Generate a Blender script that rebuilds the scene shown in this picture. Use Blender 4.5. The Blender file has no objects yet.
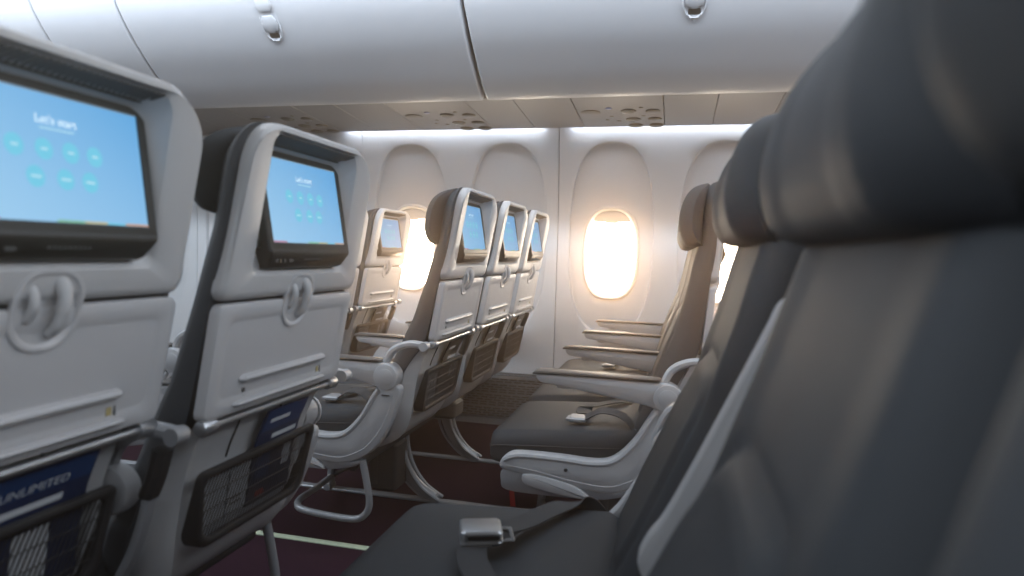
import bpy, math, random
import numpy as np
from mathutils import Vector, Matrix
random.seed(7)
C = bpy.context.scene.collection
PI = math.pi

# ------------------------------------------------------------------ helpers
def catmull(pts, n=8, closed=False):
    P = [Vector(p) for p in pts]; out = []; m = len(P)
    rng = range(m if closed else m - 1)
    for i in rng:
        if closed: p0, p1, p2, p3 = P[i-1], P[i], P[(i+1) % m], P[(i+2) % m]
        else: p0, p1, p2, p3 = P[max(i-1, 0)], P[i], P[i+1], P[min(i+2, m-1)]
        for k in range(n):
            t = k / n
            out.append(0.5*((2*p1)+(p2-p0)*t+(2*p0-5*p1+4*p2-p3)*t*t+(3*p1-p0-3*p2+p3)*t**3))
    if not closed: out.append(P[-1].copy())
    return out

class Curve1:
    """smooth x(z) through given points"""
    def __init__(s, pts):
        pts = sorted(pts); q = catmull([(a, b) for a, b in pts], 10)
        s.z = np.array([p[0] for p in q]); s.x = np.array([p[1] for p in q])
    def __call__(s, z): return float(np.interp(z, s.z, s.x))

class MB:
    def __init__(s): s.v = []; s.f = []; s.m = []
    def add(s, vs, fs, m=0):
        o = len(s.v); s.v += [tuple(v) for v in vs]
        for f in fs: s.f.append([i+o for i in f]); s.m.append(m)
    def loft(s, loops, m=0, cap0=False, cap1=False, closed=True):
        n = len(loops[0]); vs = [v for L in loops for v in L]; fs = []
        for a in range(len(loops)-1):
            for i in range(n if closed else n-1):
                j = (i+1) % n
                fs.append((a*n+i, a*n+j, (a+1)*n+j, (a+1)*n+i))
        if cap0: fs.append(tuple(range(n))[::-1])
        if cap1: fs.append(tuple(range((len(loops)-1)*n, len(loops)*n)))
        s.add(vs, fs, m)
    def box(s, x0, x1, y0, y1, z0, z1, m=0, b=0.0):
        if b <= 0:
            vs = [(x, y, z) for x in (x0, x1) for y in (y0, y1) for z in (z0, z1)]
            s.add(vs, [(0,1,3,2),(4,6,7,5),(0,4,5,1),(2,3,7,6),(0,2,6,4),(1,5,7,3)], m); return
        loops = []
        for z, i in ((z0, b), (z0+b, 0), (z1-b, 0), (z1, b)):
            loops.append([(x, y, z) for x, y in rr2((x0+x1)/2, (y0+y1)/2, (x1-x0)/2-i, (y1-y0)/2-i, b, 3)])
        s.loft(loops, m, True, True)
    def tube(s, pts, r, n=10, m=0, smooth=6, cap=True):
        P = catmull(pts, smooth) if smooth > 1 else [Vector(p) for p in pts]
        loops = []; up = None
        for i, p in enumerate(P):
            d = (P[min(i+1, len(P)-1)] - P[max(i-1, 0)]).normalized()
            if up is None:
                up = d.orthogonal().normalized()
            up = (up - d*up.dot(d)).normalized(); side = d.cross(up)
            rr = r[min(int(i/max(1, len(P)-1)*(len(r)-1)+.5), len(r)-1)] if isinstance(r, (list, tuple)) else r
            loops.append([p + up*(rr*math.cos(2*PI*k/n)) + side*(rr*math.sin(2*PI*k/n)) for k in range(n)])
        s.loft(loops, m, cap, cap)
    def bar(s, pts, w, t, wdir, m=0, smooth=6, taper=None):
        """rectangular section swept along pts; w along wdir, t across"""
        P = catmull(pts, smooth) if smooth > 1 else [Vector(p) for p in pts]
        loops = []; W = Vector(wdir).normalized()
        for i, p in enumerate(P):
            d = (P[min(i+1, len(P)-1)] - P[max(i-1, 0)]).normalized()
            ww = (W - d*W.dot(d)).normalized(); tt = d.cross(ww)
            k = 1 if not taper else taper[0] + (taper[1]-taper[0])*i/(len(P)-1)
            a, b = w/2*k, t/2; c = min(b*.6, a*.6)
            sec = [(-a+c, -b), (a-c, -b), (a, -b+c), (a, b-c), (a-c, b), (-a+c, b), (-a, b-c), (-a, -b+c)]
            loops.append([p + ww*u + tt*v for u, v in sec])
        s.loft(loops, m, True, True)
    def prism(s, prof, y0, y1, b=.006, m=0):
        """closed (x,z) outline extruded along y with bevelled rims"""
        n = len(prof); area = sum(prof[i-1][0]*prof[i][1]-prof[i][0]*prof[i-1][1] for i in range(n))
        sg = 1 if area > 0 else -1; nor = []
        for i in range(n):
            a, c = Vector(prof[i-1]), Vector(prof[(i+1) % n]); d = (c-a)
            d = d.normalized() if d.length > 1e-9 else Vector((1, 0))
            nor.append(Vector((-d.y, d.x))*sg)
        def L(y, ins): return [(p[0]+q.x*ins, y, p[1]+q.y*ins) for p, q in zip(prof, nor)]
        s.loft([L(y0, b), L(y0+b*.3, b*.3), L(y0+b, 0), L(y1-b, 0), L(y1-b*.3, b*.3), L(y1, b)], m, True, True)
    def disc(s, c, r0, r1, axis, m=0, n=24, b=.3):
        """short round knob from c along axis"""
        c = Vector(c); A = Vector(axis); L = A.length; a = A.normalized(); u = a.orthogonal().normalized(); w = a.cross(u)
        def ring(r, h): return [c + a*h + u*(r*math.cos(2*PI*k/n)) + w*(r*math.sin(2*PI*k/n)) for k in range(n)]
        bb = min(L, r1)*b
        s.loft([ring(r0, 0), ring(r1, L-bb), ring(r1-bb*.35, L-bb*.3), ring(r1-bb, L)], m, True, True)
    def build(s, name, mats, parent=None, ang=38):
        me = bpy.data.meshes.new(name); me.from_pydata(s.v, [], s.f); me.update()
        import bmesh
        bm = bmesh.new(); bm.from_mesh(me); bmesh.ops.recalc_face_normals(bm, faces=bm.faces); bm.to_mesh(me); bm.free()
        if not isinstance(mats, (list, tuple)): mats = [mats]
        for mt in mats: me.materials.append(mt)
        if len(mats) > 1:
            for p, k in zip(me.polygons, s.m): p.material_index = k
        me.shade_smooth(); me.set_sharp_from_angle(angle=math.radians(ang))
        o = bpy.data.objects.new(name, me); C.objects.link(o)
        if parent: o.parent = parent
        return o

def rr2(cx, cy, hx, hy, r, k=6, r2=None):
    """rounded rectangle, 4*(k+1) points; r for the high-y corners, r2 for the low-y ones"""
    r2 = r if r2 is None else r2; out = []
    for sx, sy, a0, q in ((1, 1, 0, r), (-1, 1, PI/2, r), (-1, -1, PI, r2), (1, -1, 1.5*PI, r2)):
        q = max(1e-5, min(q, hx, hy))
        for i in range(k+1):
            a = a0 + PI/2*i/k
            out.append((cx+sx*(hx-q)+q*math.cos(a), cy+sy*(hy-q)+q*math.sin(a)))
    return out

def thing(name, label, cat, loc=(0, 0, 0), group=None):
    o = bpy.data.objects.new(name, None); C.objects.link(o); o.location = loc
    o.empty_display_size = .1
    return tag(o, label, cat, group)
def tag(o, label, cat, group=None):
    o['label'] = label; o['category'] = cat
    if group: o['group'] = group
    return o
def struct(o): o['kind'] = 'structure'; return o
def copy_tree(o, parent=None):
    c = o.copy(); C.objects.link(c); c.parent = parent
    for ch in [q for q in bpy.data.objects if q.parent == o]: copy_tree(ch, c)
    return c

# ------------------------------------------------------------------ materials
def mat(name, col, rough=.5, metal=0., spec=.5, noise=None, bump=0., bscale=200., emis=None, estr=0., coat=0., sheen=0.):
    m = bpy.data.materials.new(name); m.use_nodes = True; nt = m.node_tree; N = nt.nodes
    b = N['Principled BSDF']
    b.inputs['Base Color'].default_value = (*col, 1); b.inputs['Roughness'].default_value = rough
    b.inputs['Metallic'].default_value = metal; b.inputs['Specular IOR Level'].default_value = spec
    b.inputs['Coat Weight'].default_value = coat; b.inputs['Sheen Weight'].default_value = sheen
    tc = N.new('ShaderNodeTexCoord')
    if noise:
        nz = N.new('ShaderNodeTexNoise'); nz.inputs['Scale'].default_value = noise[1]; nz.inputs['Detail'].default_value = 4
        mx = N.new('ShaderNodeMixRGB'); mx.inputs[1].default_value = (*col, 1)
        mx.inputs[2].default_value = (*[c*noise[0] for c in col], 1)
        nt.links.new(tc.outputs['Object'], nz.inputs['Vector']); nt.links.new(nz.outputs['Fac'], mx.inputs[0])
        nt.links.new(mx.outputs[0], b.inputs['Base Color'])
    if bump:
        n2 = N.new('ShaderNodeTexNoise'); n2.inputs['Scale'].default_value = bscale; n2.inputs['Detail'].default_value = 3
        bp = N.new('ShaderNodeBump'); bp.inputs['Strength'].default_value = bump; bp.inputs['Distance'].default_value = .002
        nt.links.new(tc.outputs['Object'], n2.inputs['Vector']); nt.links.new(n2.outputs['Fac'], bp.inputs['Height'])
        nt.links.new(bp.outputs['Normal'], b.inputs['Normal'])
    if emis:
        b.inputs['Emission Color'].default_value = (*emis, 1); b.inputs['Emission Strength'].default_value = estr
    return m

M = {}
M['shell']   = mat('shell_plastic', (.52, .515, .52), .42, noise=(.95, 6))
M['tray']    = mat('tray_plastic', (.52, .515, .525), .40)
M['frame']   = mat('frame_plastic', (.43, .43, .44), .40)
M['leather'] = mat('charcoal_leather', (.048, .053, .060), .62, spec=.35, noise=(.8, 14), bump=.25, bscale=350)
M['leather_side'] = mat('side_leather', (.040, .040, .042), .55, bump=.2, bscale=350)
M['dark']    = mat('dark_plastic', (.030, .029, .030), .42)
M['cap']     = mat('armrest_pad', (.085, .078, .074), .5)
M['bezel']   = mat('bezel_gloss', (.020, .018, .017), .42)
M['vent']    = mat('vent_plastic', (.05, .05, .05), .6)
M['metal']   = mat('brushed_metal', (.55, .56, .58), .32, metal=.85)
M['greymetal'] = mat('grey_painted_metal', (.34, .345, .36), .4, metal=.3)
M['darkmetal'] = mat('dark_underframe', (.045, .045, .048), .55)
M['web']     = mat('belt_webbing', (.055, .056, .06), .75, bump=.5, bscale=900)
M['red']     = mat('red_tag', (.35, .01, .015), .6)
M['wall']    = mat('sidewall_panel', (.70, .695, .70), .5, noise=(.97, 3))
M['winframe'] = mat('window_surround', (.68, .66, .63), .45)
M['bin']     = mat('bin_plastic', (.54, .56, .60), .38, noise=(.98, 2))
M['psu']     = mat('service_panel', (.18, .19, .21), .45)
M['psu_dark'] = mat('vent_nozzle', (.075, .072, .066), .4)
M['black']   = mat('black_gap', (.012, .012, .012), .7)
M['lens']    = mat('lamp_lens', (.19, .18, .16), .2)
M['callbtn'] = mat('call_button', (.20, .24, .45), .3)
M['grille']  = mat('dado_grille', (.17, .165, .165), .5)
M['carpet']  = mat('burgundy_carpet', (.038, .015, .026), .95, noise=(.55, 60), bump=.8, bscale=500, spec=.1)
M['glowstrip'] = mat('pale_green_strip', (.55, .62, .45), .5)
M['paper']   = mat('card_paper', (.45, .45, .46), .7)
M['navy']    = mat('navy_cover', (.008, .016, .045), .4, noise=(2.5, 9))
M['blue']    = mat('blue_print', (.010, .045, .14), .4)
M['white']   = mat('white_print', (.6, .62, .65), .6)
M['orange']  = mat('orange_print', (.5, .22, .05), .6)
M['redprint'] = mat('red_print', (.4, .05, .04), .6)
M['cover']   = mat('black_cover', (.02, .018, .02), .4)
M['yellow']  = mat('yellow_mark', (.45, .36, .16), .6)
def emit(name, col, s):
    m = bpy.data.materials.new(name); m.use_nodes = True; nt = m.node_tree
    nt.nodes.remove(nt.nodes['Principled BSDF']); e = nt.nodes.new('ShaderNodeEmission')
    e.inputs[0].default_value = (*col, 1); e.inputs[1].default_value = s
    nt.links.new(e.outputs[0], nt.nodes['Material Output'].inputs[0]); return m
M['pane']  = emit('daylit_pane', (1.0, .80, .60), 21.0)
M['led']   = emit('led_wash', (.90, .93, 1.0), 14.5)
M['e_white'] = emit('screen_white', (.80, .93, 1.0), 1.3)
M['e_soft'] = emit('screen_soft', (.50, .80, .95), 1.0)
M['e_cyan'] = emit('screen_cyan', (.20, .66, .88), .95)
M['e_pink'] = emit('screen_pink', (.85, .35, .50), .7)
M['e_green'] = emit('screen_green', (.35, .75, .45), .7)
M['e_yellow'] = emit('screen_yellow', (.85, .75, .40), .7)
M['e_orange'] = emit('screen_orange', (.9, .55, .40), .7)
# the display picture itself: a sky-blue menu background, paler towards one lower corner
def screen_mat():
    m = emit('screen_blue', (.2, .5, .8), 1.06); nt = m.node_tree; N = nt.nodes
    e = [n for n in N if n.type == 'EMISSION'][0]
    tc = N.new('ShaderNodeTexCoord'); mp = N.new('ShaderNodeMapping'); gr = N.new('ShaderNodeTexGradient'); cr = N.new('ShaderNodeValToRGB')
    mp.inputs['Rotation'].default_value = (0, math.radians(90), 0)
    mp.inputs['Location'].default_value = (0, 0, 0)
    sx = N.new('ShaderNodeSeparateXYZ'); ma = N.new('ShaderNodeMath'); ma.operation = 'MULTIPLY_ADD'
    ma.inputs[1].default_value = .45
    mb = N.new('ShaderNodeMath'); mb.operation = 'MULTIPLY'; mb.inputs[1].default_value = .55
    nt.links.new(tc.outputs['Generated'], sx.inputs[0])
    nt.links.new(sx.outputs['Y'], ma.inputs[0]); nt.links.new(sx.outputs['Z'], mb.inputs[0]); nt.links.new(mb.outputs[0], ma.inputs[2])
    cr.color_ramp.elements[0].color = (.36, .62, .86, 1); cr.color_ramp.elements[1].color = (.13, .40, .74, 1)
    nt.links.new(ma.outputs[0], cr.inputs[0]); nt.links.new(cr.outputs[0], e.inputs[0]); return m
M['screen'] = screen_mat()

def text_geo(txt, size):
    """outline faces of a line of lettering, centred, in (u, v)"""
    cu = bpy.data.curves.new('lettering', 'FONT'); cu.body = txt; cu.size = size; cu.align_x = 'CENTER'; cu.align_y = 'CENTER'
    cu.resolution_u = 3
    o = bpy.data.objects.new('lettering', cu); C.objects.link(o); bpy.context.view_layer.update()
    me = bpy.data.meshes.new_from_object(o.evaluated_get(bpy.context.evaluated_depsgraph_get()))
    vs = [(v.co.x, v.co.y) for v in me.vertices]; fs = [tuple(p.vertices) for p in me.polygons]
    bpy.data.objects.remove(o); bpy.data.curves.remove(cu); bpy.data.meshes.remove(me)
    return vs, fs

# ------------------------------------------------------------------ seat geometry
Xf = Curve1([(.36, -.895), (.42, -.872), (.48, -.842), (.544, -.811), (.629, -.772), (.677, -.749), (.74, -.728), (.79, -.711), (.858, -.691), (.912, -.675), (.97, -.665), (1.02, -.655), (1.066, -.640)])
Xr = Curve1([(.34, -.825), (.40, -.808), (.50, -.770), (.57, -.728), (.61, -.697), (.70, -.674), (.789, -.655), (.879, -.634), (.97, -.622), (1.066, -.612)])
Xs = Curve1([(.78, -.634), (.83, -.625), (.89, -.612), (.95, -.602), (1.0, -.594), (1.066, -.586)])      # rear of the shell
Xt = Curve1([(.60, -.668), (.70, -.652), (.80, -.633)])                                              # rear of the tray
Xl = Curve1([(.27, -.86), (.30, -.80), (.34, -.765), (.385, -.748), (.44, -.738), (.525, -.722), (.60, -.690), (.63, -.684)])   # rear of the lower shell
HW = .205
def sstep(a, b, x):
    t = max(0, min(1, (x-a)/(b-a))); return t*t*(3-2*t)

def make_seat(name, label, loc, group):
    s = thing(name, label, 'seat', loc, group)
    # backrest: padded leather with side bolsters and a lumbar pad
    b = MB(); loops = []; n = 45
    zs = list(np.linspace(.36, 1.02, 62)) + [1.034, 1.046, 1.056, 1.063, 1.066]
    for z in zs:
        hw = HW-.003 if z < .996 else HW-.003-.07+math.sqrt(max(0, .0702**2-(z-.996)**2))
        if z < .44: hw = HW - .012*(.44-z)/.08
        xf, xr = Xf(z), Xr(z); th = 1.0
        if z > 1.04: th = 1-((z-1.04)/.026)**2*.55
        L = []
        for i in range(n):
            u = -1+2*i/(n-1); y = u*hw; a = abs(u)
            dx = .006*(1-sstep(.45, .82, a))                       # hollow centre between bolsters
            dx += .036*max(0, (a-.74)/.26)**2.2                   # rounded outer edge
            e = (abs(y)/.150)**4 + (abs(z-.575)/.155)**4           # lumbar pad
            e = e**.25
            dx -= .011*(1-sstep(.86, 1.0, e))
            dx += .0045*math.exp(-((e-1.0)/.03)**2)
            x = xf+dx
            x = xr + (x-xr)*th
            L.append((min(x, xr-.004), y, z))
        xi = xr if z < .80 else xr + (min(xr, -.6425)-xr)*sstep(.80, .83, z); xi = max(xi, min(p[0] for p in L[10:-10])+.004)
        L += [(xr, hw, z), (xr, hw-.022, z), (xi, hw-.030, z), (xi, -hw+.030, z), (xr, -hw+.022, z), (xr, -hw, z)]
        loops.append(L)
    b.loft(loops, 0, True, True)
    b.build('backrest', M['leather'], s, 60)
    # headrest
    h = MB(); loops = []
    prof = [(.896, -.690, -.662), (.900, -.703, -.655), (.912, -.713, -.648), (.935, -.721, -.645), (.965, -.722, -.643), (1.0, -.715, -.640), (1.03, -.702, -.637), (1.05, -.687, -.634), (1.062, -.670, -.634), (1.067, -.655, -.640)]
    pz = [p[0] for p in prof]; fz = Curve1([(p[0], p[1]) for p in prof]); rz = Curve1([(p[0], p[2]) for p in prof])
    for z in list(np.linspace(.896, 1.04, 26)) + [1.047, 1.053, 1.058, 1.062, 1.065, 1.067]:
        e = max(0, (z-1.0)/.067); hw = .197 - .085*e**3.2 - .012*max(0, (.925-z)/.029)**2
        L = []; m = 33
        for i in range(m):
            u = -1+2*i/(m-1); a = abs(u)
            dx = .006*(1-sstep(.35, .62, a)) + .034*max(0, (a-.72)/.28)**2.0
            dx += .004*math.exp(-((a-.60)/.025)**2)*(1 if z < 1.05 else .3)    # wing fold
            f, r = fz(z), rz(z); L.append((min(f+dx, r-.002), u*hw, z))
        for i in range(m-2, 0, -4):
            u = -1+2*i/(m-1); L.append((rz(z), u*hw, z))
        loops.append(L)
    h.loft(loops, 0, True, True); h.build('headrest', M['leather'], s, 60)
    hb = MB(); hb.box(-.672, -.645, -.05, .05, .868, .905, b=.006); hb.build('headrest_bracket', M['leather_side'], s)
    # cushion
    c = MB(); loops = []
    st = [(-1.272, .298, .352, .030), (-1.268, .290, .362, .014), (-1.258, .285, .370, .006), (-1.24, .283, .376, .0), (-1.20, .282, .381, 0), (-1.12, .282, .386, 0), (-1.0, .284, .392, 0), (-.92, .288, .402, 0), (-.87, .294, .406, .006), (-.848, .304, .398, .02)]
    for x, z0, z1, ins in st:
        sec = rr2(0, (z0+z1)/2, .218-ins, (z1-z0)/2, .034, 7, .022)
        L = []
        for y, z in sec:
            if z > (z0+z1)/2: z += .010*(1-(y/.222)**2) - .004
            L.append((x, y, z))
        loops.append(L)
    fine = []
    for a in range(len(loops)):
        fine.append(loops[a])
    c.loft(fine, 0, True, True); cu = c.build('seat_cushion', M['leather'], s, 60)
    p = MB(); p.tube([(-.87, -.2190, .362), (-1.0, -.2200, .352), (-1.12, -.2200, .346), (-1.235, -.2190, .338), (-1.268, -.205, .332), (-1.276, -.1, .334), (-1.276, .1, .334), (-1.268, .205, .332), (-1.235, .2190, .338), (-1.1, .2200, .347), (-.87, .2190, .362)], .0022, 6)
    p.build('piping', M['leather_side'], cu)
    pan = MB(); pan.box(-1.235, -.86, -.205, .205, .262, .286, b=.008); pan.build('seat_pan', M['darkmetal'], s)
    # screen shell with recess
    sh = MB(); O = lambda ins: rr2(0, (.797+1.066)/2, .205-ins, (1.068-.797)/2-ins, .070-ins*.6, 10, .022)
    R_ = lambda g: rr2(0, (.842+1.052)/2, .136+g, (1.052-.842)/2+g, .03, 10, .012)
    Lp = [[(min(Xr(z)-.004, -.641), y, z-(.008 if z > 1.0 else 0)) for y, z in R_(.010)], [(Xr(z)-.003, y, z) for y, z in O(.014)], [(Xr(z)-.001, y, z) for y, z in O(0)], [(Xr(z)+.010, y, z) for y, z in O(0)], [(Xs(z)-.007, y, z) for y, z in O(.001)],
          [(Xs(z)-.002, y, z) for y, z in O(.005)], [(Xs(z), y, z) for y, z in O(.012)],
          [(Xs(z)-.001, y, z) for y, z in R_(.010)], [(Xs(z)-.006, y, z) for y, z in R_(.003)],
          [(min(Xs(z)-.012, -.624), y, z-(.010 if z > 1.0 else 0)) for y, z in R_(-.002)], [(-.6325, y, z-(.014 if z > 1.0 else 0)) for y, z in R_(-.006)]]
    tp = lambda z: 1-.115*max(0, min(1, (z-.80)/.22))
    Lp = [[(x, y*tp(z), z) for x, y, z in L_] if q not in (0, 6, 7, 8, 9, 10) else [(x, y*(1-.03*max(0, (z-.84)/.2)), z) for x, y, z in L_] for q, L_ in enumerate(Lp)]
    sh.loft(Lp, 0, True, True)
    shell = sh.build('back_shell', M['shell'], s, 32)
    vt = MB()
    for k in range(30):                                             # ribs under the top rim
        y = -.116+.232*k/29
        vt.bar([(Xs(1.05)-.004, y, 1.0495), (-.622, y, 1.0415)], .0045, .003, (0, 1, 0), smooth=1)
    vt.box(-.632, -.622, -.124, .124, 1.038, 1.042)
    vt.build('vent_grille', M['vent'], shell)
    # monitor
    lean = lambda z: (.958-z)*.17
    mo = MB()
    B_ = lambda x, hy, z0, z1, r, r2: [(x+lean(z), y, z) for y, z in rr2(0, (z0+z1)/2, hy, (z1-z0)/2, r, 4, r2)]
    mo.loft([B_(-.636, .127, .868, 1.037, .010, .004), B_(-.622, .127, .868, 1.037, .010, .004), B_(-.6195, .125, .870, 1.035, .009, .004),
             B_(-.6195, .1145, .8835, 1.0235, .003, .003), B_(-.622, .114, .884, 1.023, .003, .003)], 0, True, True)
    def lipsec(z, x, hy): return [(-.634, -hy, z), (x-.003, -hy, z), (x, -hy+.003, z), (x, hy-.003, z), (x-.003, hy, z), (-.634, hy, z)]
    mo.loft([lipsec(.844, -.621, .112), lipsec(.847, -.615, .115), lipsec(.868, -.6035, .1255), lipsec(.872, -.6035, .1265), lipsec(.876, -.606, .1265)], 0, True, True)
    def on_lip(z): return -.615 + (z-.847)*.545
    for k, y in enumerate((-.106, -.096, -.084, -.070)): mo.box(on_lip(.857)-.003, on_lip(.857)+.0012, y, y+(.005 if k < 3 else .012), .854, .860, 1)
    for k in range(9): mo.box(on_lip(.8585)-.003, on_lip(.8585)+.0010, -.024+k*.0062, -.024+k*.0062+.0042, .857, .860, 1)
    mon = mo.build('monitor', [M['bezel'], M['vent']], s)
    d = MB(); X0 = -.6212
    DZ = -.006; d.add([(X0+lean(z), y, z) for y, z in ((-.113, .8855), (.113, .8855), (.113, 1.0215), (-.113, 1.0215))], [(0, 1, 2, 3)], 0)
    def put(vs, fs, y, z, m, dx=.0006): d.add([(X0+dx+lean(z+v+DZ), y+u, z+v+DZ) for u, v in vs], fs, m)
    def blob(y, z, ry, rz_, m, dx): put([(ry*math.cos(2*PI*k/28), rz_*math.sin(2*PI*k/28)) for k in range(28)], [tuple(range(28))], y, z, m, dx)
    tv, tf = TXT['start']; put(tv, tf, .000, .9995, 1)
    put([(-.021, -.0008), (.021, -.0008), (.021, .0008), (-.021, .0008)], [(0, 1, 2, 3)], 0, .9905, 2)
    for y in (-.051, -.018, .014, .045): blob(y, .968, .0105, .0115, 3, .0004); put([(-.004, -.0013), (.004, -.0013), (.004, .0013), (-.004, .0013)], [(0, 1, 2, 3)], y, .968, 2, .0009)
    for y in (-.031, .004, .035): blob(y, .938, .0105, .0115, 3, .0004); put([(-.006, -.0013), (.006, -.0013), (.006, .0013), (-.006, .0013)], [(0, 1, 2, 3)], y, .938, 2, .0009)
    blob(-.1015, 1.0215, .002, .003, 1, .0006)
    for a, e, m in ((-.113, -.075, 4), (-.012, .022, 5), (.022, .052, 6), (.052, .078, 3), (.078, .113, 7)):
        put([(a, -.0012), (e, -.0012), (e, .0012), (a, .0012)], [(0, 1, 2, 3)], 0, .8930, m)
    d.build('display', [M['screen'], M['e_white'], M['e_soft'], M['e_cyan'], M['e_pink'], M['e_green'], M['e_yellow'], M['e_orange']], mon)
    # tray table (stowed)
    t = MB(); zc, hh = (.614+.7915)/2, (.7915-.614)/2
    def TL(dx, ins): return [(Xt(z)+dx, y, z) for y, z in rr2(0, zc, .200-ins, hh-ins, .014, 5)]
    t.loft([TL(-.022, .004), TL(-.019, 0), TL(-.005, 0), TL(-.0015, .0015), TL(0, .005), TL(0, .024), TL(-.0018, .027), TL(-.0018, .031)], 0, True, True)
    for z, w, hgt in ((.668, .128, .0075), (.6285, .138, .0050)):
        P = [(-w, z), (w, z)]
        lo = []
        for y in (-w, -w+.008, w-.008, w):
            k = 0.15 if abs(y) == w else 1.0
            lo.append([(Xt(z)-.004+(.0045+.008*k)*math.cos(a)*1.0, y, z+(hgt if abs(y) < w else hgt*.4)*math.sin(a)) for a in [2*PI*q/10 for q in range(10)]])
        t.loft(lo, 0, True, True)
    tray = t.build('tray_table', M['tray'], s, 32)
    for a, b_, z0, z1, mt in ((.108, .116, .640, .651, 'yellow'), (.120, .1225, .638, .653, 'vent'), (-.116, -.105, .637, .640, 'vent'), (-.116, -.109, .645, .652, 'vent')):
        g = MB(); xx = Xt((z0+z1)/2)-.0020; g.box(xx, xx+.0012, a, b_, z0, z1); g.build('tray_placard', M[mt], tray)
    # latch in its cup: a real pocket cut across the seam
    cz, ch = .787, .043
    cut = MB(); cut.loft([[(x, y, z) for y, z in rr2(.0, cz, .039, ch, .030, 8, .036)] for x in (-.660, -.560)], 0, True, True)
    co_ = cut.build('cutter', M['tray'])
    for ob in (shell, tray):
        md = ob.modifiers.new('cut', 'BOOLEAN'); md.operation = 'DIFFERENCE'; md.solver = 'EXACT'; md.object = co_
        bpy.context.view_layer.update()
        nm = bpy.data.meshes.new_from_object(ob.evaluated_get(bpy.context.evaluated_depsgraph_get()))
        ob.modifiers.clear(); ob.data = nm
        nm.materials.clear(); nm.materials.append(M['shell'] if ob is shell else M['tray'])
        nm.shade_smooth(); nm.set_sharp_from_angle(angle=math.radians(32))
    bpy.data.objects.remove(co_)
    l = MB()
    def ring(g, dx, f=None):
        out = []
        for y, z in rr2(0, cz, .039+g, ch+g, .030+g, 8, .036+g):
            out.append(((f if f else max(Xs(max(z, .78)), -.66) if z > .795 else Xt(min(z, .80)))+dx, y, z))
        return out
    l.loft([ring(.004, -.004), ring(.004, .0008), ring(.001, .002), ring(-.0025, .0005), [(p[0]-.004-.008*sstep(.765, .80, p[2]), p[1], p[2]) for p in ring(-.008, 0)], [(p[0]-.007-.010*sstep(.765, .80, p[2]), p[1], p[2]) for p in ring(-.013, 0)]], 0, True, True)
    cup = l.build('latch_cup', M['tray'], s, 50)
    k = MB(); k.tube([(-.640, .011, .822), (-.626, .011, .815), (-.622, .010, .795), (-.629, .008, .772), (-.642, .008, .760)], [.0085, .0085, .0075, .0065, .006], 12)
    k.build('tray_latch', M['shell'], cup)
    k = MB(); k.tube([(-.642, -.022, .816), (-.630, -.022, .811), (-.627, -.022, .794), (-.638, -.022, .778)], .0055, 10); k.build('coat_hook', M['shell'], cup)
    # hinge rail under the tray
    r = MB(); r.tube([(-.674, -.185, .603), (-.674, .185, .603)], .006, 10, smooth=1)
    for y, q in ((-.175, -1), (.175, 1)): r.disc((-.674, y-q*.006, .604), .012, .0125, (0, q*.030, 0), 0, 20)
    r.build('tray_hinge', M['metal'], s)
    # lower shell
    ls = MB(); loops = []
    for z in list(np.linspace(.622, .30, 30)) + [.29, .28, .272]:
        x = Xl(z); hw = .192 - .022*sstep(.42, .27, z) if False else .192 - .03*(1-sstep(.27, .42, z)); xf = min(Xr(z), x-.02) if z > .34 else x-.03
        L = []
        for i in range(17):
            u = -1+2*i/16; a = abs(u); L.append((x - .035*max(0, (a-.86)/.14)**2 - .006*(1-sstep(.78, .84, a)), u*hw, z))
        L += [(xf-.012, hw-.002, z), (xf-.012, -hw+.002, z)]
        loops.append(L)
    ls.loft(loops, 0, True, True); low = ls.build('lower_shell', M['shell'], s, 40)
    for y in (-.068, .052):
        gr = MB(); gr.bar([(Xl(z)-.0035, y, z) for z in (.60, .57, .54, .52)], .0022, .003, (0, 1, 0), smooth=2); gr.build('panel_joint', M['vent'], low)
    # literature pocket: dark frame and diagonal netting
    fr = MB()
    def Q(ins):
        out = []
        for y, z in rr2(0, .456, .166-ins, .068-ins, .012, 5, .028):
            y *= 1-.10*max(0, (.50-z)/.11)
            out.append((Xl(z)+.030, y, z))
        return out
    sh_ = lambda L, dx: [(p[0]+dx, p[1], p[2]) for p in L]
    fr.loft([[(p[0]-(.012 if p[2] > .50 else .032), p[1], p[2]) for p in Q(0)], sh_(Q(0), -.008), sh_(Q(.001), -.002), sh_(Q(.004), 0), sh_(Q(.010), 0), sh_(Q(.014), -.003), sh_(Q(.015), -.010)], 0, False, False)
    pk = fr.build('literature_pocket', M['dark'], s, 40)
    net = MB()
    def zr(y0, sl):                                                # clip a slanted thread to the pocket opening
        pts = []
        for q in np.linspace(.396, .511, 7):
            y = y0 + sl*(q-.45); lim = (.153)*(1-.10*max(0, (.50-q)/.11))
            if abs(y) < lim: pts.append((Xl(q)+.022, y, q))
        return pts
    for kk in range(46):
        p_ = zr(-.185+kk*.0082, .35)
        if len(p_) > 1: net.bar(p_, .0022, .0016, (0, 1, 0), smooth=1)
    for z in (.424, .452, .480): net.bar([(Xl(z)+.0225, y, z) for y in (-.145, 0, .145)], .0016, .0016, (0, 0, 1), smooth=1)
    net.build('pocket_netting', M['dark'], pk)
    # lap belt
    return s

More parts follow.
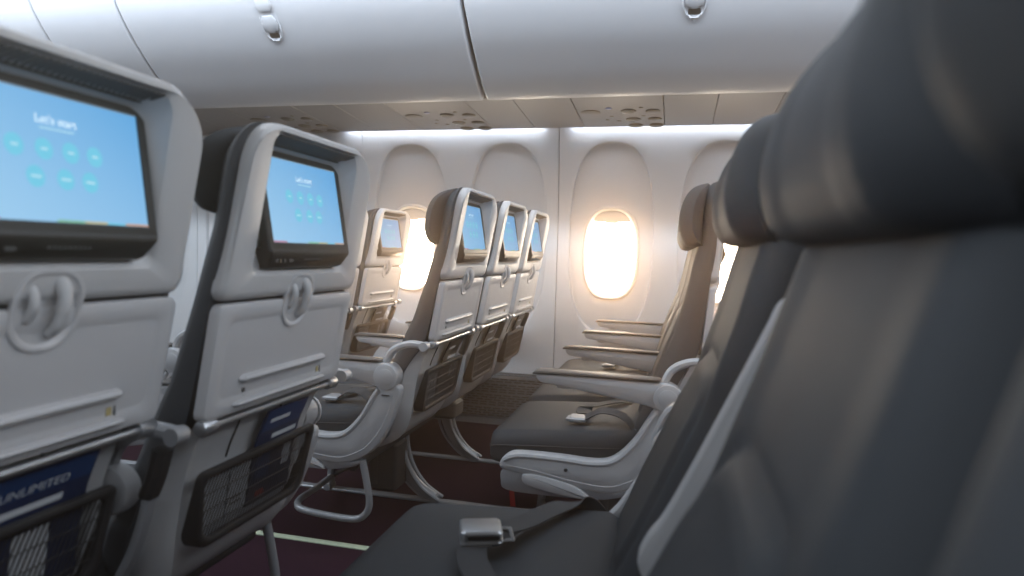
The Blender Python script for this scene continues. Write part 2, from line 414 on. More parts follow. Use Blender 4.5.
def add_belt(s, kind):
    w = MB()
    if kind == 'fold':                                              # a loop arching over the cushion's rear corner
        w.bar([(-.862, -.165, .372), (-.880, -.160, .415), (-.915, -.140, .436), (-.965, -.120, .436), (-1.005, -.11, .414), (-1.03, -.105, .402)], .046, .003, (0, 1, .15))
        w.bar([(-.875, .175, .40), (-.92, .15, .410), (-.98, .10, .408), (-1.03, .02, .4055), (-1.02, -.05, .406)], .046, .003, (.35, 1, 0))
        o = w.build('seat_belt', M['web'], s)
        k = MB(); k.box(-1.058, -1.008, -.135, -.080, .398, .412, b=.004); k.box(-1.066, -1.056, -.128, -.087, .401, .408, b=.002)
        k.build('buckle', M['greymetal'], o)
        a = MB(); a.bar([(-.856, -.168, .33), (-.870, -.166, .40)], .024, .006, (0, 1, 0), smooth=1); a.disc((-.866, -.176, .395), .010, .010, (0, .02, 0)); a.build('belt_anchor', M['metal'], o)
    else:                                                           # strap laid out across the seat, buckle on it
        w.bar([(-.905, .235, .375), (-.925, .222, .402), (-.955, .200, .4115), (-.99, .145, .4120), (-1.02, .085, .4115), (-1.045, .048, .413)], .048, .003, (1, .35, 0))
        w.bar([(-1.075, -.03, .409), (-1.06, -.07, .408), (-1.03, -.115, .405), (-.99, -.165, .402), (-.96, -.215, .392)], .048, .003, (1, .5, 0))
        w.bar([(-1.06, .01, .409), (-1.04, .03, .410), (-1.03, .06, .410)], .044, .003, (1, .35, 0))
        o = w.build('seat_belt', M['web'], s)
        k = MB(); cx, cy, z0 = -1.072, .012, .410
        ex = Vector((.94, .34, 0)).normalized(); ey = Vector((-ex.y, ex.x, 0))
        def W(a, b_, c): return Vector((cx, cy, z0))+ex*a+ey*b_+Vector((0, 0, c))
        def blk(a0, a1, b0, b1, c0, c1, m=0):
            loops = []
            for c, i in ((c0, .0015), (c0+.0015, 0), (c1-.003, 0), (c1, .003)):
                loops.append([W(a, b_, c) for a, b_ in rr2((a0+a1)/2, (b0+b1)/2, (a1-a0)/2-i, (b1-b0)/2-i, .006, 4)])
            k.loft(loops, m, True, True)
        blk(-.034, .034, -.030, .030, 0, .006); blk(-.034, .034, -.030, .030, .015, .022); blk(-.034, -.022, -.030, .030, .004, .018); blk(-.026, .030, -.025, .026, .005, .016, 1); blk(.030, .036, -.028, .028, .003, .008)
        blk(.036, .050, -.026, -.020, .004, .009); blk(.036, .050, .020, .026, .004, .009); blk(.048, .054, -.027, .027, .004, .009)
        k.build('buckle', [M['metal'], M['black']], o)

TXT = {'start': text_geo("Let's start", .0125), 'unl': text_geo('UNLIMITED', .016)}

# seat centres (Y) and row origins (X)
YA1, YA2, YB = .547, 1.027, (1.992, 2.472, 2.952)
YR0 = .030; YR1 = .475
PIT = .78; XC = -.712
def recline(s, ang, pz=.46, px=-.83):
    """lean the back of a seat about its hinge"""
    R = Matrix.Rotation(ang, 3, 'Y'); p = Vector((px, 0, pz)); off = p - R @ p
    for ch in bpy.data.objects:
        if ch.parent == s and ch.name.split('.')[0] in ('backrest', 'headrest', 'headrest_bracket', 'back_shell', 'monitor', 'tray_table', 'latch_cup', 'tray_hinge'):
            ch.rotation_euler = (0, ang, 0); ch.location = off
G = 'economy seats'
proto = make_seat('airliner_seat', 'x', (0, YA2, 0), G)
seats = {}
def place(key, x, y, label, group, rec=0., belt='fold'):
    o = proto if not seats else copy_tree(PROTO)
    o.location = (x, y, 0); o['label'] = label; o['group'] = group
    seats[key] = o
    return o
PROTO = proto
gA, gB, gC, gD, gR = 'seats of the near front row', 'seats of the front row across the aisle', 'seats of the row beyond', 'seats facing across the aisle', 'seats of the near rear row'
L = {
 'A2': (0, YA2, 'grey-backed seat whose whole blue screen shows, beside the aisle', gA),
 'A1': (-.045, YA1+.036, 'large blurred grey-backed seat cut by the left edge, with a bright blue screen', gA),
 'B1': (0, YB[0], 'tallest of the three seats seen in a row from behind, beside the aisle', gB),
 'B2': (0, YB[1], 'middle of the three screen-backed seats in the row across the aisle', gB),
 'B3': (0, YB[2], 'smallest-looking of the three screen-backed seats, nearest the cabin wall', gB),
 'C3': (XC, YB[2], 'small screen-backed seat in front of the overexposed window farther forward', gC),
 'C2': (XC, YB[1], 'seat mostly hidden behind the near screen seat, only its grey edge showing', gC),
 'D1': (PIT, YB[0], 'dark leather seat across the aisle with armrest down and loose belt on cushion', gD),
 'D2': (PIT, YB[1], 'middle dark leather seat across the aisle, behind the aisle one', gD),
 'D3': (PIT, YB[2], 'dark leather seat across the aisle against the window wall', gD),
 'R2': (PIT+.015, YA2, 'dark leather seat with a silver buckle lying open on its cushion', gR),
 'R1': (PIT+.006, YR1, 'big blurred dark leather seat with a white raised armrest along its edge', gR),
 'R0': (PIT-.008, YR0, 'out-of-focus dark leather seat cut off by the right edge', gR),
}
for k, (x, y, lab, g) in L.items(): place(k, x, y, lab, g)
for k in ('A1', 'A2', 'B1', 'B2', 'B3', 'C3', 'C2', 'D1', 'D2', 'D3', 'R1'): add_belt(seats[k], 'fold')
add_belt(seats['R2'], 'open')
for k in ('D1', 'D2', 'D3'): recline(seats[k], -.10)
seats['A1'].location.z = .020; recline(seats['A1'], .03)
for c in bpy.data.objects:
    if c.parent == seats['R2'] and c.name.split('.')[0] in ('seat_cushion', 'seat_belt', 'seat_pan'): c.location.x = -.022
    if c.parent == seats['R2'] and c.name.startswith('seat_belt'): c.location = (-.014, -.018, 0)
hr = [c for c in bpy.data.objects if c.parent == seats['A2'] and c.name.startswith('headrest') and 'bracket' not in c.name][0]
hr.scale = (1, 1, .82); hr.location.z = 1.067*.18
seats['R1'].scale = (1, 1.06, 1); seats['R0'].scale = (1, .93, 1)
recline(seats['R2'], -.03); recline(seats['R1'], .015); recline(seats['R0'], .0)

# ------------------------------------------------------------------ row frames: legs, end bays, armrests
ARM = catmull([(-1.128, .549), (-1.118, .5585), (-1.06, .5595), (-.95, .558), (-.86, .556), (-.815, .5555), (-.772, .552), (-.750, .530), (-.752, .502), (-.775, .482), (-.806, .484), (-.838, .494), (-.922, .508), (-1.02, .522), (-1.085, .531), (-1.115, .535)], 4, True)
def armrest(parent, y, w=.046, disc=0, up=None):
    m = MB(); m.prism([(p.x, p.y) for p in ARM], y-w/2, y+w/2, .007)
    if disc:
        m.disc((-.782, y+disc*w/2, .517), .036, .0365, (0, disc*.007, 0), 0, 32, .25)
        m.disc((-.782, y+disc*(w/2+.006), .517), .024, .024, (0, disc*.003, 0), 0, 28, .3)
    o = m.build('armrest', M['frame'], parent)
    c = MB(); cap = catmull([(-1.137, .556), (-1.132, .564), (-1.11, .5665), (-1.0, .566), (-.88, .5645), (-.815, .563), (-.803, .560), (-.83, .5555), (-1.0, .5575), (-1.115, .5565)], 4, True)
    c.prism([(p.x, p.y) for p in cap], y-w/2-.002, y+w/2+.002, .004); c.build('arm_pad', M['cap'], o)
    u = MB()
    if up is None: u.box(-1.075, -1.04, y-.008, y+.008, .520, .530, b=.003)
    if up is None: u.build('recline_button', M['shell'], o)
    if up is not None:
        R = Matrix.Rotation(up, 3, 'Y'); p = Vector((-.782, 0, .517)); o.rotation_euler = (0, up, 0); o.location = p - R @ p + Vector((.009, 0, 0))
    return o

BAY = catmull([(-1.222, .288), (-1.224, .305), (-1.205, .327), (-1.17, .337), (-1.065, .338), (-.965, .335), (-.915, .349), (-.868, .397), (-.835, .452), (-.815, .482), (-.785, .487), (-.750, .492), (-.742, .470), (-.757, .415), (-.785, .350), (-.825, .296), (-.875, .264), (-.935, .250), (-1.02, .256), (-1.118, .272), (-1.19, .282)], 4, True)
RIM = [(-1.212, .312), (-1.17, .328), (-1.065, .329), (-.965, .326), (-.909, .341), (-.860, .391), (-.827, .447), (-.806, .478)]
LOW = [(-1.205, .299), (-1.12, .290), (-1.02, .274), (-.935, .268), (-.885, .282), (-.84, .310), (-.80, .360), (-.772, .420), (-.760, .470)]
def make_row(label, ys, sg, up=(), legs=True, bar=True):
    """ys: seat centres, aisle first; sg = direction from aisle to window in Y"""
    f = thing('seat_row_frame', label, 'seat frame', (0, 0, 0), 'seat row frames')
    ya = ys[0]-sg*.248
    e = MB(); prof = [(p.x, p.y) for p in BAY]
    a, b = sorted((ya-sg*.020, ya+sg*.020)); e.prism(prof, a, b, .010)
    for P, r in ((RIM, .0085), (LOW, .0050)): e.tube([(x, ya-sg*.016, z) for x, z in P], r, 8)
    e.disc((-1.04, ya-sg*.020, .303), .005, .005, (0, -sg*.004, 0), 1)
    e.box(-.795, -.772, ya-sg*.023-.001, ya-sg*.023+.003, .462, .465, 1)
    e.build('end_bay', [M['frame'], M['vent']], f)
    cv = MB(); cp = catmull([(-1.160, .270), (-1.150, .281), (-1.10, .280), (-1.02, .264), (-.985, .244), (-.975, .232), (-.985, .228), (-1.05, .232), (-1.12, .243), (-1.152, .252)], 4, True)
    a, b = sorted((ya-sg*.024, ya+sg*.01)); cv.prism([(p.x, p.y) for p in cp], a, b, .006); cv.build('bay_cover', M['frame'], f)
    bk = MB(); a, b = sorted((ya-sg*.012, ya+sg*.02))
    bk.prism([(p.x, p.y) for p in catmull([(-1.21, .285), (-1.10, .275), (-.95, .255), (-.87, .262), (-.88, .244), (-.96, .226), (-1.10, .222), (-1.205, .226), (-1.222, .25)], 3, True)], a, b, .006); bk.build('under_panel', M['greymetal'], f)
    # armrests at each boundary
    bnd = [ya] + [y+sg*.24 for y in ys]
    for i, y in enumerate(bnd):
        armrest(f, y - (sg*.0 if i else 0), (.044 if sg > 0 else .032) if i else .050, disc=(-sg if i == 0 else 0), up=(math.radians(up[i]) if i < len(up) and up[i] else None))
        s_ = MB()
        if not (i and i < len(up) and up[i]): s_.bar([(-.800, y, .528), (-.790, y, .560), (-.775, y, .587), (-.748, y, .604), (-.715, y, .612), (-.680, y, .609)], .024, .020, (0, 1, 0))
        s_.disc((-.676, y-.014, .607), .013, .013, (0, .028, 0), 0, 20)
        s_.build('spreader_arm', M['frame'] if i == 0 else M['greymetal'], f)
        if i:
            q = MB(); q.bar([(-.700, y, .585), (-.712, y, .545), (-.725, y, .515)], .030, .022, (0, 1, 0)); q.build('arm_boot', M['dark'], f)
            q = MB(); q.bar([(-.722, y, .520), (-.735, y, .47), (-.760, y, .41), (-.80, y, .35), (-.86, y, .30)], .022, .012, (0, 1, 0)); q.build('spreader_brace', M['greymetal'], f)
    # beams
    y0, y1 = sorted((ya, bnd[-1]))
    for x, z in ((-1.16, .245), (-.90, .240)):
        t = MB(); t.tube([(x, y0+.01, z), (x, y1-.01, z)], .019, 14, smooth=1); t.build('cross_beam', M['darkmetal'], f)
    for y in (ys[0]+sg*.150, ys[1]+sg*.150) if len(ys) > 1 else ():
        g = MB()                                                    # curved rear strut, a channel with two flanges
        P = [(-.905, y, .245), (-.895, y, .17), (-.870, y, .105), (-.825, y, .050), (-.765, y, .014)]
        g.bar([(p[0]-.018, p[1], p[2]) for p in P], .030, .040, (0, 1, 0), taper=(1, .75))
        for q in (-.02, .02): g.tube([(p[0]+.006, y+q, p[2]) for p in P], .007, 8)
        g.tube([(p[0]-.052, y, p[2]) for p in P[:4]] + [(-.83, y, .014)], .006, 8)
        g.disc((-.78, y-.025, .014), .012, .012, (0, .05, 0))
        g.build('leg', M['greymetal'], f)
        g = MB(); g.bar([(-1.16, y, .245), (-1.175, y, .12), (-1.185, y, .012)], .030, .026, (0, 1, 0)); g.disc((-1.185, y-.025, .014), .012, .012, (0, .05, 0)); g.build('leg', M['greymetal'], f)
        g = MB(); g.tube([(-1.17, y, .055), (-.95, y, .19)], .008, 8, smooth=1); g.build('leg_brace', M['darkmetal'], f)
    yb = ys[0]+sg*.10
    g = MB(); g.box(-.985, -.885, yb-.05, yb+.05, .055, .225, b=.012); g.box(-.98, -.95, yb-.054, yb+.054, .075, .205, b=.006); g.build('seat_electronics_box', M['darkmetal'], f)
    if len(ys) > 1:
        yv = ys[1]-sg*.02
        g = MB(); g.box(-.93, -.80, yv-.05, yv+.06, .225, .295, b=.012); g.build('vest_box', M['cap'], f)
    if bar:
        yi = ys[0]+sg*.150
        g = MB(); g.tube([(-.862, ya, .262), (-.846, ya, .19), (-.838, ya, .135), (-.850, ya, .102), (-.885, ya, .083), (-.97, ya, .083), (-1.05, ya, .090), (-1.085, ya+sg*.02, .093), (-1.11, ya+sg*.08, .090), (-1.14, ya+sg*.22, .070), (-1.18, yi, .050)], .0105, 12)
        g.build('baggage_bar', M['greymetal'], f)
    return f
fB = make_row('pale grey frame with curved legs under the row of three screen seats', YB, 1)
fC = copy_tree(fB); fC.location.x = XC; fC['label'] = 'pale seat frame of the farthest forward row, glimpsed beside the near screen seat'
fD = copy_tree(fB); fD.location.x = PIT; fD['label'] = 'pale grey frame and armrests holding the three dark seats across the aisle'
fA = make_row('frame under the two near screen seats, its grey bracket between them', (YA2, YA1), -1)
fR = make_row('frame under the near dark leather seats with one armrest raised', (YA2, YR1, YR0), -1, up=(113, 106, 0))
fR.location.x = PIT
r = MB(); r.bar([(-.452-PIT+PIT, 0, 0), (-.450, 0, -.05), (-.446, .002, -.085)], .016, .002, (1, 0, 0)); o = r.build('red_pull_tag', M['red'], fD); o.location = (-.777, 1.90, .20)

# ------------------------------------------------------------------ things in the pockets
def reading(key, n):
    x = seats[key].location.x; y = seats[key].location.y
    near = key[0] == 'A'
    # card
    m = MB()
    def sheet(w0, w1, z0, z1, gap, mb, mi=0, t=.002):
        lo = []
        for z in np.linspace(z0, z1, 8):
            xx = x + Xl(z) + gap
            lo.append([(xx, y+w0, z), (xx, y+w1, z), (xx+t, y+w1, z), (xx+t, y+w0, z)])
        mb.loft(lo, mi, True, True)
    dy = random.uniform(-.006, .006)
    if key == 'A1':
        sheet(-.128, .128, .409, .585, .0075, m, 0, .004); sheet(-.125, .125, .55, .583, .0118, m, 1, .0005); sheet(-.122, -.05, .563, .581, .0120, m, 1, .0006)
        sheet(-.126, -.02, .412, .50, .0118, m, 4, .0005); sheet(.03, .08, .43, .50, .0120, m, 2, .0005); sheet(-.01, .012, .45, .49, .0120, m, 3, .0005)
        sheet(-.10, .09, .528, .537, .0118, m, 2, .0005)
        tv, tf = TXT['unl']; m.add([(x+Xl(.558+v)+.0128, y+.045+u*1.15, .558+v) for u, v in tv], tf, 2)
        lab = 'dark blue magazine with white capitals in the pocket at lower left'
        mt = [M['navy'], M['blue'], M['white'], M['orange'], M['cover']]
        o = m.build('magazine', mt); o.location.z = seats[key].location.z
        tag(o, lab, 'magazine', 'magazines in seat pockets')
        return
    lo, hi = (-.004, .126)
    sheet(lo+dy, hi+dy, .409, .588, .0075, m, 0, .004)
    sheet(lo+.004+dy, hi-.004+dy, .545, .586, .0118, m, 1, .0005)
    sheet(lo+.02+dy, hi-.05+dy, .56, .568, .0120, m, 2, .0005)
    sheet(.04+dy, .118+dy, .525, .534, .0118, m, 2, .0005)
    sheet(.09+dy, .115+dy, .46, .50, .0118, m, 2, .0005); sheet(.008+dy, .05+dy, .455, .505, .0118, m, 1, .0005); sheet(.02+dy, .045+dy, .42, .43, .0118, m, 5, .0005)
    o = m.build('magazine', [M['navy'] if near else M['cover'], M['blue'] if near else M['cover'], M['white'], M['orange'], M['cover'], M['redprint']])
    tag(o, {'A2': 'dark magazine with blue masthead in the pocket of the whole-screen seat by the aisle',
            'B1': 'dark magazine in the pocket of the aisle seat of the far three',
            'B2': 'dark magazine in the pocket of the middle seat of the far three',
            'B3': 'dark magazine in the pocket of the wall-side seat of the far three',
            'C3': 'dark magazine in the pocket of the seat before the bright window'}[key], 'magazine', 'magazines in seat pockets')
    m = MB(); sheet(-.128, -.068, .409, .500, .0075, m, 0, .002); sheet(-.064, -.010, .409, .506, .0075, m, 0, .002)
    sheet(-.055, -.025, .43, .433, .0096, m, 1, .0004); sheet(-.055, -.025, .44, .443, .0096, m, 1, .0004)
    o = m.build('safety_card', [M['paper'], M['vent']])
    tag(o, {'A2': 'pale folded card behind the netting of the whole-screen seat by the aisle',
            'B1': 'pale folded card in the pocket of the aisle seat of the far three',
            'B2': 'pale folded card in the pocket of the middle seat of the far three',
            'B3': 'pale folded card in the pocket of the wall-side seat of the far three',
            'C3': 'pale folded card in the pocket of the seat before the bright window'}[key], 'card', 'cards in seat pockets')
for i, k in enumerate(('A1', 'A2', 'B1', 'B2', 'B3', 'C3')): reading(k, i)

# ------------------------------------------------------------------ cabin shell
YW = 3.322; ZT = 1.522
Yb = Curve1([(.15, 3.300), (.24, 3.312), (.40, 3.322), (.80, 3.327), (1.05, 3.325), (1.25, 3.312), (1.42, 3.288), (1.52, 3.268), (1.6, 3.25)])
WX0, WSP, WZ = -.315, .535, .888
def superel(a, hx, hz, n):
    c, s_ = math.cos(a), math.sin(a); r = (abs(c/hx)**n + abs(s_/hz)**n)**(-1/n); return r*c, r*s_
def cell(mb, cx, x0, x1, z0=.238, z1=ZT, el=0, er=0):
    cz = WZ
    corn = [math.atan2(z-cz, x-cx) for x in (x0, x1) for z in (z0, z1)]
    ang = sorted([a for a in np.linspace(-PI, PI, 145)[:-1] if min(abs(a-c) for c in corn) > .012] + corn)
    def rect(a):
        c, s_ = math.cos(a), math.sin(a); t = 1e9
        if c > 1e-9: t = min(t, (x1-cx)/c)
        if c < -1e-9: t = min(t, (x0-cx)/c)
        if s_ > 1e-9: t = min(t, (z1-cz)/s_)
        if s_ < -1e-9: t = min(t, (z0-cz)/s_)
        return t*c, t*s_
    RC = .956-WZ
    def reveal(a, k=1.0):
        x, z = superel(a, .2085*k, .478*k, 2.7); return x, z+RC*min(1, 1)
    def win(a, g): return superel(a, .136+g, .226+g, 2.7)
    loops = []
    def L(fn, dy):
        out = []
        for a in ang:
            u, v = fn(a); x, z = cx+u, cz+v; out.append((x, Yb(z)+dy, z))
        return out
    mix = lambda f, g, t: (lambda a: tuple(p*(1-t)+q*t for p, q in zip(f(a), g(a))))
    loops.append(L(lambda a: win(a, -.004), .045))
    loops.append(L(lambda a: win(a, 0), .035))
    for t in (.12, .3, .5, .7, .9, .97): loops.append(L(mix(lambda a: win(a, 0), lambda a: reveal(a, .985), t), .028 - .004*t))
    loops.append(L(lambda a: reveal(a, .985), .023)); loops.append(L(lambda a: reveal(a, .992), .010)); loops.append(L(lambda a: reveal(a, 1.0), .002)); loops.append(L(lambda a: reveal(a, 1.012), 0))
    for t in (.3, .6, .85, .97): loops.append(L(mix(lambda a: reveal(a, 1.012), rect, t), 0))
    loops.append(L(rect, 0))
    # turn the panel's own edges back into the joint
    last = []
    for (x, y, z) in loops[-1]:
        last.append((x, y+.02, z))
    loops.append(last)
    mb.loft(loops, 0)
wn = 0
def wall_panel(cs):
    mb = MB()
    for i, c in enumerate(cs):
        x0 = c-WSP/2 + (.0018 if i == 0 else 0); x1 = c+WSP/2 - (.0018 if i == len(cs)-1 else 0)
        cell(mb, c, x0, x1)
    return struct(mb.build('wall_right', M['wall'], None, 25))
cents = [WX0+WSP*k for k in range(-6, 4)]
for i in range(0, 10, 2): wall_panel(cents[i:i+2])
back = MB(); back.box(-4.0, 2.0, 3.40, 3.42, 0, 1.75); struct(back.build('wall_outer', M['black']))
for i, c in enumerate(cents):
    if not (2 <= i <= 7): pass
    f = MB(); loops = []
    A = np.linspace(-PI, PI, 97)[:-1]
    for g, dy in ((.012, .034), (.0135, .024), (.011, .016), (.006, .013), (.001, .014), (-.004, .020), (-.007, .032), (-.009, .052)):
        loops.append([(c+superel(a, .129+g, .222+g, 2.7)[0], Yb(WZ)+dy, WZ+superel(a, .129+g, .222+g, 2.7)[1]) for a in A])
    f.loft(loops, 0)
    w = struct(f.build('window_%d' % (i+1), M['winframe']))
    p = MB(); p.loft([[(c+superel(a, .128, .221, 2.7)[0], Yb(WZ)+.050, WZ+superel(a, .128, .221, 2.7)[1]) for a in A], [(c+superel(a, .128, .221, 2.7)[0], Yb(WZ)+.054, WZ+superel(a, .128, .221, 2.7)[1]) for a in A]], 0, True, True)
    unlit = i < 4  # hidden forward panes left unlit to keep their glow off the left side
    p.build('pane', M['pane'] if not unlit else M['winframe'], w)
    s_ = MB(); s_.loft([[(c+x, Yb(WZ)+yy, z) for x, z in pts] for yy, pts in ((.040, [(-.118, 1.115), (.118, 1.115), (.118, 1.05), (.045, 1.046), (-.045, 1.046), (-.118, 1.05)]), (.044, [(-.118, 1.115), (.118, 1.115), (.118, 1.05), (.045, 1.046), (-.045, 1.046), (-.118, 1.05)]))], 0, True, True)
    s_.box(c-.03, c+.03, Yb(WZ)+.030, Yb(WZ)+.042, 1.039, 1.052, b=.003)
    s_.build('window_shade', M['winframe'], w)
# dado with slotted grille
DX0, DX1 = -3.6, 1.6
def dado(z): return 3.302 - .087*(1-z/.238)
g = MB()
for z0, z1, d in ((0, .030, .0), (.226, .240, -.002)):
    g.loft([[(x, dado(z0)+d, z0), (x, dado(z1)+d, z1), (x, dado(z1)+.03, z1), (x, dado(z0)+.03, z0)] for x in (DX0, DX1)], 0, True, True)
rows = []; z = .034
layout = [3, 2, 3, 2, 3, 2]
for blk, nrow in enumerate((4, 4, 3, 3)):
    for r_ in range(nrow+1):
        h = .004 if r_ < nrow else .009
        g.loft([[(x, dado(z), z), (x, dado(z+h), z+h), (x, dado(z+h)+.01, z+h), (x, dado(z)+.01, z)] for x in (DX0, DX1)], 0, True, True)
        z += h
        if r_ < nrow or blk < 3:
            hs = .0075
            if z+hs < .226:
                k = 0; xx = DX0 + (.024 if r_ % 2 else 0)
                while xx < DX1:
                    if -2.2 < xx < .3: g.box(xx, xx+.010, dado(z)-.0, dado(z)+.010, z-.001, z+hs+.001)
                    xx += .048
            z += hs
g.box(DX0, DX1, 3.314, 3.325, 0, .236, 1)
struct(g.build('trim_1', [M['grille'], M['black']]))
# floor
f = MB(); f.box(-4.5, 2.4, -.4, 3.36, -.03, 0); struct(f.build('floor', M['carpet']))
f = MB(); f.box(-4.2, 2.0, 1.728, 1.752, .0, .003); o = f.build('path_marking_strip', M['glowstrip']); tag(o, 'thin pale green marking strip running along the carpet beside the aisle', 'floor strip')
for i, y in enumerate((YB[0]+.150, YB[1]+.150)):
    t = MB(); t.box(-3.6, 2.0, y-.016, y+.016, 0, .010, b=.003); struct(t.build('trim_%d' % (i+2), M['greymetal']))
# overhead bins
BP = [(2.235, 2.10), (2.240, 2.02), (2.262, 1.93), (2.295, 1.86), (2.335, 1.80), (2.385, 1.742), (2.445, 1.682), (2.515, 1.622), (2.585, 1.566), (2.635, 1.533), (2.668, 1.516), (2.690, 1.512), (2.705, 1.520)]
BPs = [(p.x, p.y) for p in catmull(BP, 5)] + [(2.72, 1.58), (3.20, 1.60), (3.20, 2.10)]
def bin_body(x0, x1):
    m = MB(); n = len(BPs); nor = []
    for i in range(n):
        a, c = Vector(BPs[i-1]), Vector(BPs[(i+1) % n]); d = (c-a).normalized(); nor.append((-d.y, d.x))
    cy, cz = 2.7, 1.85
    def Lp(x, ins):
        out = []
        for p, q in zip(BPs, nor):
            s_ = 1 if (q[0]*(cy-p[0])+q[1]*(cz-p[1])) > 0 else -1
            out.append((x, p[0]+q[0]*s_*ins, p[1]+q[1]*s_*ins))
        return out
    m.loft([Lp(x0, .010), Lp(x0+.002, .004), Lp(x0+.006, 0.001), Lp(x0+.012, 0), Lp(x1-.012, 0), Lp(x1-.006, .001), Lp(x1-.002, .004), Lp(x1, .010)], 0, True, True)
    return m
ZB = Curve1([(y, z) for y, z in BP])
def on_bin(t):
    """point and outward normal on the bin face at parameter t (height)"""
    q = catmull(BP, 8); k = min(range(len(q)), key=lambda i: abs(q[i].y-t)); d = (q[k+1]-q[k-1]).normalized()
    n = Vector((d.y, -d.x)); n = n if n.x < 0 else -n
    return Vector((0, q[k].x, q[k].y)), Vector((0, n.x, n.y)), Vector((0, -d.x, -d.y))
def make_bin(x0, x1, label, latch_x=None):
    b_ = thing('overhead_bin', label, 'luggage bin', ((x0+x1)/2, 2.6, 1.52), 'overhead bins')
    o = bin_body(x0, x1).build('bin_door', M['bin'], b_, 30); o.location = (-(x0+x1)/2, -2.6, -1.52)
    if latch_x is not None:
        lm = MB()
        def P3(u, v, h):
            t = 1.79+v; p, n, d = on_bin(t); return Vector((latch_x+u, p.y, p.z)) + n*h
        def capsule(hw, v0, v1, h): return [P3(u, v, h) for u, v in rr2(0, (v0+v1)/2, hw, (v1-v0)/2, hw*.98, 8)]
        lm.loft([capsule(.041, -.083, .115, -.001), capsule(.040, -.082, .114, .004), capsule(.036, -.078, .110, .005), capsule(.034, -.076, .108, .0015)], 0, False, True)
        for v0, v1 in ((-.052, -.004), (.008, .052)):
            lm.loft([capsule(.033, v0, v1, .001), capsule(.033, v0, v1, .006), capsule(.027, v0+.006, v1-.006, .0085)], 0, False, True)
        lm.loft([capsule(.022, -.073, -.054, .0018), capsule(.021, -.072, -.055, .0022)], 1, False, True)
        lm.loft([capsule(.022, .058, .092, .0018), capsule(.021, .059, .091, .0022)], 1, False, True)
        lo = lm.build('bin_latch', [M['bin'], M['psu_dark']], b_, 40); lo.location = o.location
    return b_
make_bin(-4.25, -2.710, 'white luggage bin at the far upper left, above the big blurred seat')
make_bin(-2.702, -2.283, 'narrow white luggage bin section between two dark gaps at upper left')
make_bin(-2.275, -.803, 'long white luggage bin with a two-button latch, above the screen seats', -1.60)
make_bin(-.788, .690, 'white luggage bin above the window, its round latch at the top edge', .032)
make_bin(.700, 2.15, 'white luggage bin hidden mostly by the big dark seat at right')
# service-panel channel under the bins
def pz(y): return 1.528 - .038*(y-2.66)/.62
def panel(x0, x1, mb, m=0):
    g_ = .0015
    lo = []
    for x, ins in ((x0+g_, .002), (x0+g_+.002, 0), (x1-g_-.002, 0), (x1-g_, .002)):
        lo.append([(x, 2.712, pz(2.70)+ins), (x, 3.0, pz(3.0)+ins-.002), (x, 3.212, pz(3.212)+ins), (x, 3.216, pz(3.216)+.006), (x, 3.216, pz(3.2)+.02), (x, 2.712, pz(2.70)+.02)])
    mb.loft(lo, m, True, True)
U = .835
k = 0; tn = 4
for j in range(-4, 3):
    o0 = j*U
    for a, b_ in ((-.691, -.446), (-.070, .144)):
        m = MB(); panel(a+o0, b_+o0, m); struct(m.build('trim_%d' % tn, M['psu'], None, 30)); tn += 1
    lab = {0: 'service panel of round lights and vents under the bin, above the bright window',
           -1: 'service panel of round lights and vents, above the far three screen seats',
           -2: 'service panel partly hidden behind the top of the near screen seat'}.get(j)
    m = MB(); 
    if lab is None:
        panel(-.446+o0, -.070+o0, m); struct(m.build('trim_%d' % tn, M['psu'], None, 30)); tn += 1; continue
    s_ = thing('service_panel', lab, 'service panel', (o0-.258, 2.96, pz(2.96)), 'overhead service panels')
    loc = (-(o0-.258), -2.96, -pz(2.96))
    panel(-.446+o0, -.070+o0, m); m.build('panel', M['psu'], s_, 30).location = loc
    def rnd(name, x, y, r, mt, h=.004, inner=None):
        q = MB(); z = pz(y)-.0016
        q.disc((x+o0, y, z+.003), r, r, (0, 0, -.003-h), 0, 28, .5)
        if inner: q.disc((x+o0, y, z-h), r*.72, r*.66, (0, 0, -.003), 1, 24, .4)
        o = q.build(name, [M['psu']] + ([inner] if inner else []) if not mt else [mt] + ([inner] if inner else []), s_, 40); o.location = loc; return o
    rnd('speaker', -.388, 2.96, .044, M['psu_dark'], .002)
    sp = MB()
    for q in range(5): sp.box(-.388+o0-.035, -.388+o0+.035, 2.935+q*.0125, 2.938+q*.0125, pz(2.96)-.008, pz(2.96)-.003)
    rnd('call_button', -.303, 2.90, .014, M['callbtn'], .003)
    for (x, y) in ((-.221, 2.95), (-.208, 3.085), (-.202, 3.195)): rnd('reading_light', x, y, .034, M['psu_dark'], .004, M['lens'])
    for (x, y) in ((-.116, 2.955), (-.111, 3.085), (-.108, 3.195)): rnd('air_vent', x, y, .032, M['psu_dark'], .005, M['psu'])
    for (x, y) in ((-.165, 2.90), (-.160, 3.03), (-.300, 3.03), (-.325, 3.09), (-.275, 3.11)): rnd('indicator', x, y, .010, M['psu_dark'], .002)
# wall-wash light strips tucked under the service channel
for i, (a, b_, lab) in enumerate(((-1.735, -.655, 'white light strip along the wall top above the far screen seats'), (-.520, 1.05, 'white light strip along the wall top above the bright window'))):
    s_ = thing('wall_light_strip', lab, 'light', ((a+b_)/2, 3.245, 1.52), 'wall light strips')
    m = MB(); m.box(a, b_, 3.229, 3.258, 1.508, 1.514); o = m.build('diffuser', M['led'], s_); o.location = (-(a+b_)/2, -3.245, -1.52)
m = MB(); m.box(-4.2, 2.0, 3.222, 3.285, 1.516, 1.535); m.box(-4.2, 2.0, 3.2175, 3.2235, 1.4945, 1.516); struct(m.build('trim_30', M['psu']))

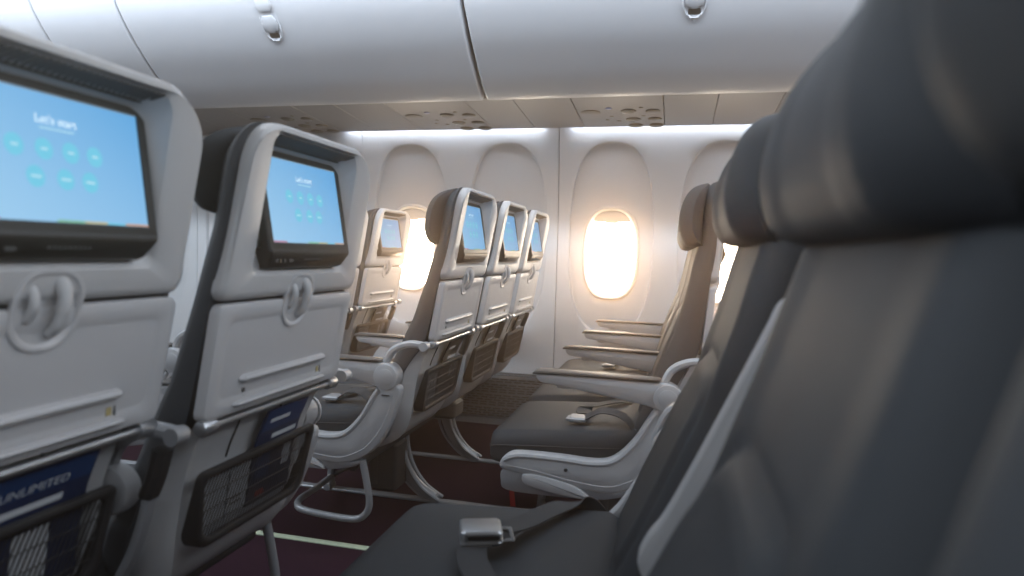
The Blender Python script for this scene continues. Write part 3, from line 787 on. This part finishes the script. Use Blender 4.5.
# ------------------------------------------------------------------ light
w = bpy.data.worlds.new('World'); bpy.context.scene.world = w; w.use_nodes = True
bg = w.node_tree.nodes['Background']; bg.inputs[0].default_value = (.80, .88, 1.0, 1); bg.inputs[1].default_value = .42
def area(name, loc, rot, sx, sy, energy, col):
    l = bpy.data.lights.new(name, 'AREA'); l.shape = 'RECTANGLE'; l.size = sx; l.size_y = sy; l.energy = energy; l.color = col
    o = bpy.data.objects.new(name, l); C.objects.link(o); o.location = loc; o.rotation_euler = rot; return o
area('aisle_ceiling_light', (-1.0, 1.45, 2.25), (0, 0, 0), 5.5, .5, 36, (.86, .92, 1.0))
area('bin_cove_light', (-1.0, 1.85, 2.12), (math.radians(75), 0, 0), 5.5, .10, 84, (.93, .96, 1.0))
area('aft_fill_light', (1.9, .9, 2.1), (0, math.radians(50), 0), .8, 2.4, 40, (.86, .92, 1.0))  # added fill from aft to brighten the near seat backs, no real fixture
area('forward_fill_light', (-3.4, .6, 2.1), (0, math.radians(-55), 0), .8, 2.4, 54, (.86, .92, 1.0))  # added fill that lightens the leather seat fronts, no real fixture
area('port_fill_light', (-.6, -1.1, 1.5), (math.radians(80), 0, 0), 6.0, 2.0, 46, (.84, .91, 1.0))  # added broad fill behind the camera, stands in for port-side ambient
# warm haze volume added to imitate lens glow around the windows
vs = w.node_tree.nodes.new('ShaderNodeVolumeScatter'); vs.inputs['Color'].default_value = (1, .68, .42, 1); vs.inputs['Density'].default_value = .125; vs.inputs['Anisotropy'].default_value = .88
va = w.node_tree.nodes.new('ShaderNodeVolumeAbsorption'); va.inputs['Color'].default_value = (1, .68, .42, 1); va.inputs['Density'].default_value = .06
ad = w.node_tree.nodes.new('ShaderNodeAddShader'); w.node_tree.links.new(vs.outputs[0], ad.inputs[0]); w.node_tree.links.new(va.outputs[0], ad.inputs[1])
w.node_tree.links.new(ad.outputs[0], w.node_tree.nodes['World Output'].inputs['Volume'])

# ------------------------------------------------------------------ camera
F, PSI, TILT, ROLL = 660., .24, -.054, -.028
def ray(u, v):
    c, s_ = math.cos(ROLL), math.sin(ROLL); u, v = u*c+v*s_, -u*s_+v*c
    d, h, l = 1., v, u; ct, st = math.cos(TILT), math.sin(TILT); d, h = d*ct-h*st, h*ct+d*st
    c, s_ = math.cos(PSI), math.sin(PSI); return Vector((-d*s_+l*c, d*c+l*s_, h))
fw = ray(0, 0).normalized(); rt = (ray(1, 0)-ray(0, 0)).normalized(); upv = rt.cross(fw)
cam = bpy.data.cameras.new('camera'); co = bpy.data.objects.new('camera', cam); C.objects.link(co)
m4 = Matrix((rt, upv, -fw)).transposed().to_4x4(); m4.translation = Vector((0, 0, .88)); co.matrix_world = m4
cam.sensor_width = 36; cam.lens = 36*F/1024; cam.clip_start = .02
cam.dof.use_dof = True; cam.dof.focus_distance = 2.3; cam.dof.aperture_fstop = 3.2
sc = bpy.context.scene; sc.camera = co
sc.view_settings.view_transform = 'Standard'; sc.view_settings.look = 'None'; sc.view_settings.gamma = 1; sc.view_settings.use_curve_mapping = False
sc.view_settings.exposure = 0.0
sc.cycles.use_denoising = True; sc.cycles.max_bounces = 8; sc.cycles.sample_clamp_indirect = 6
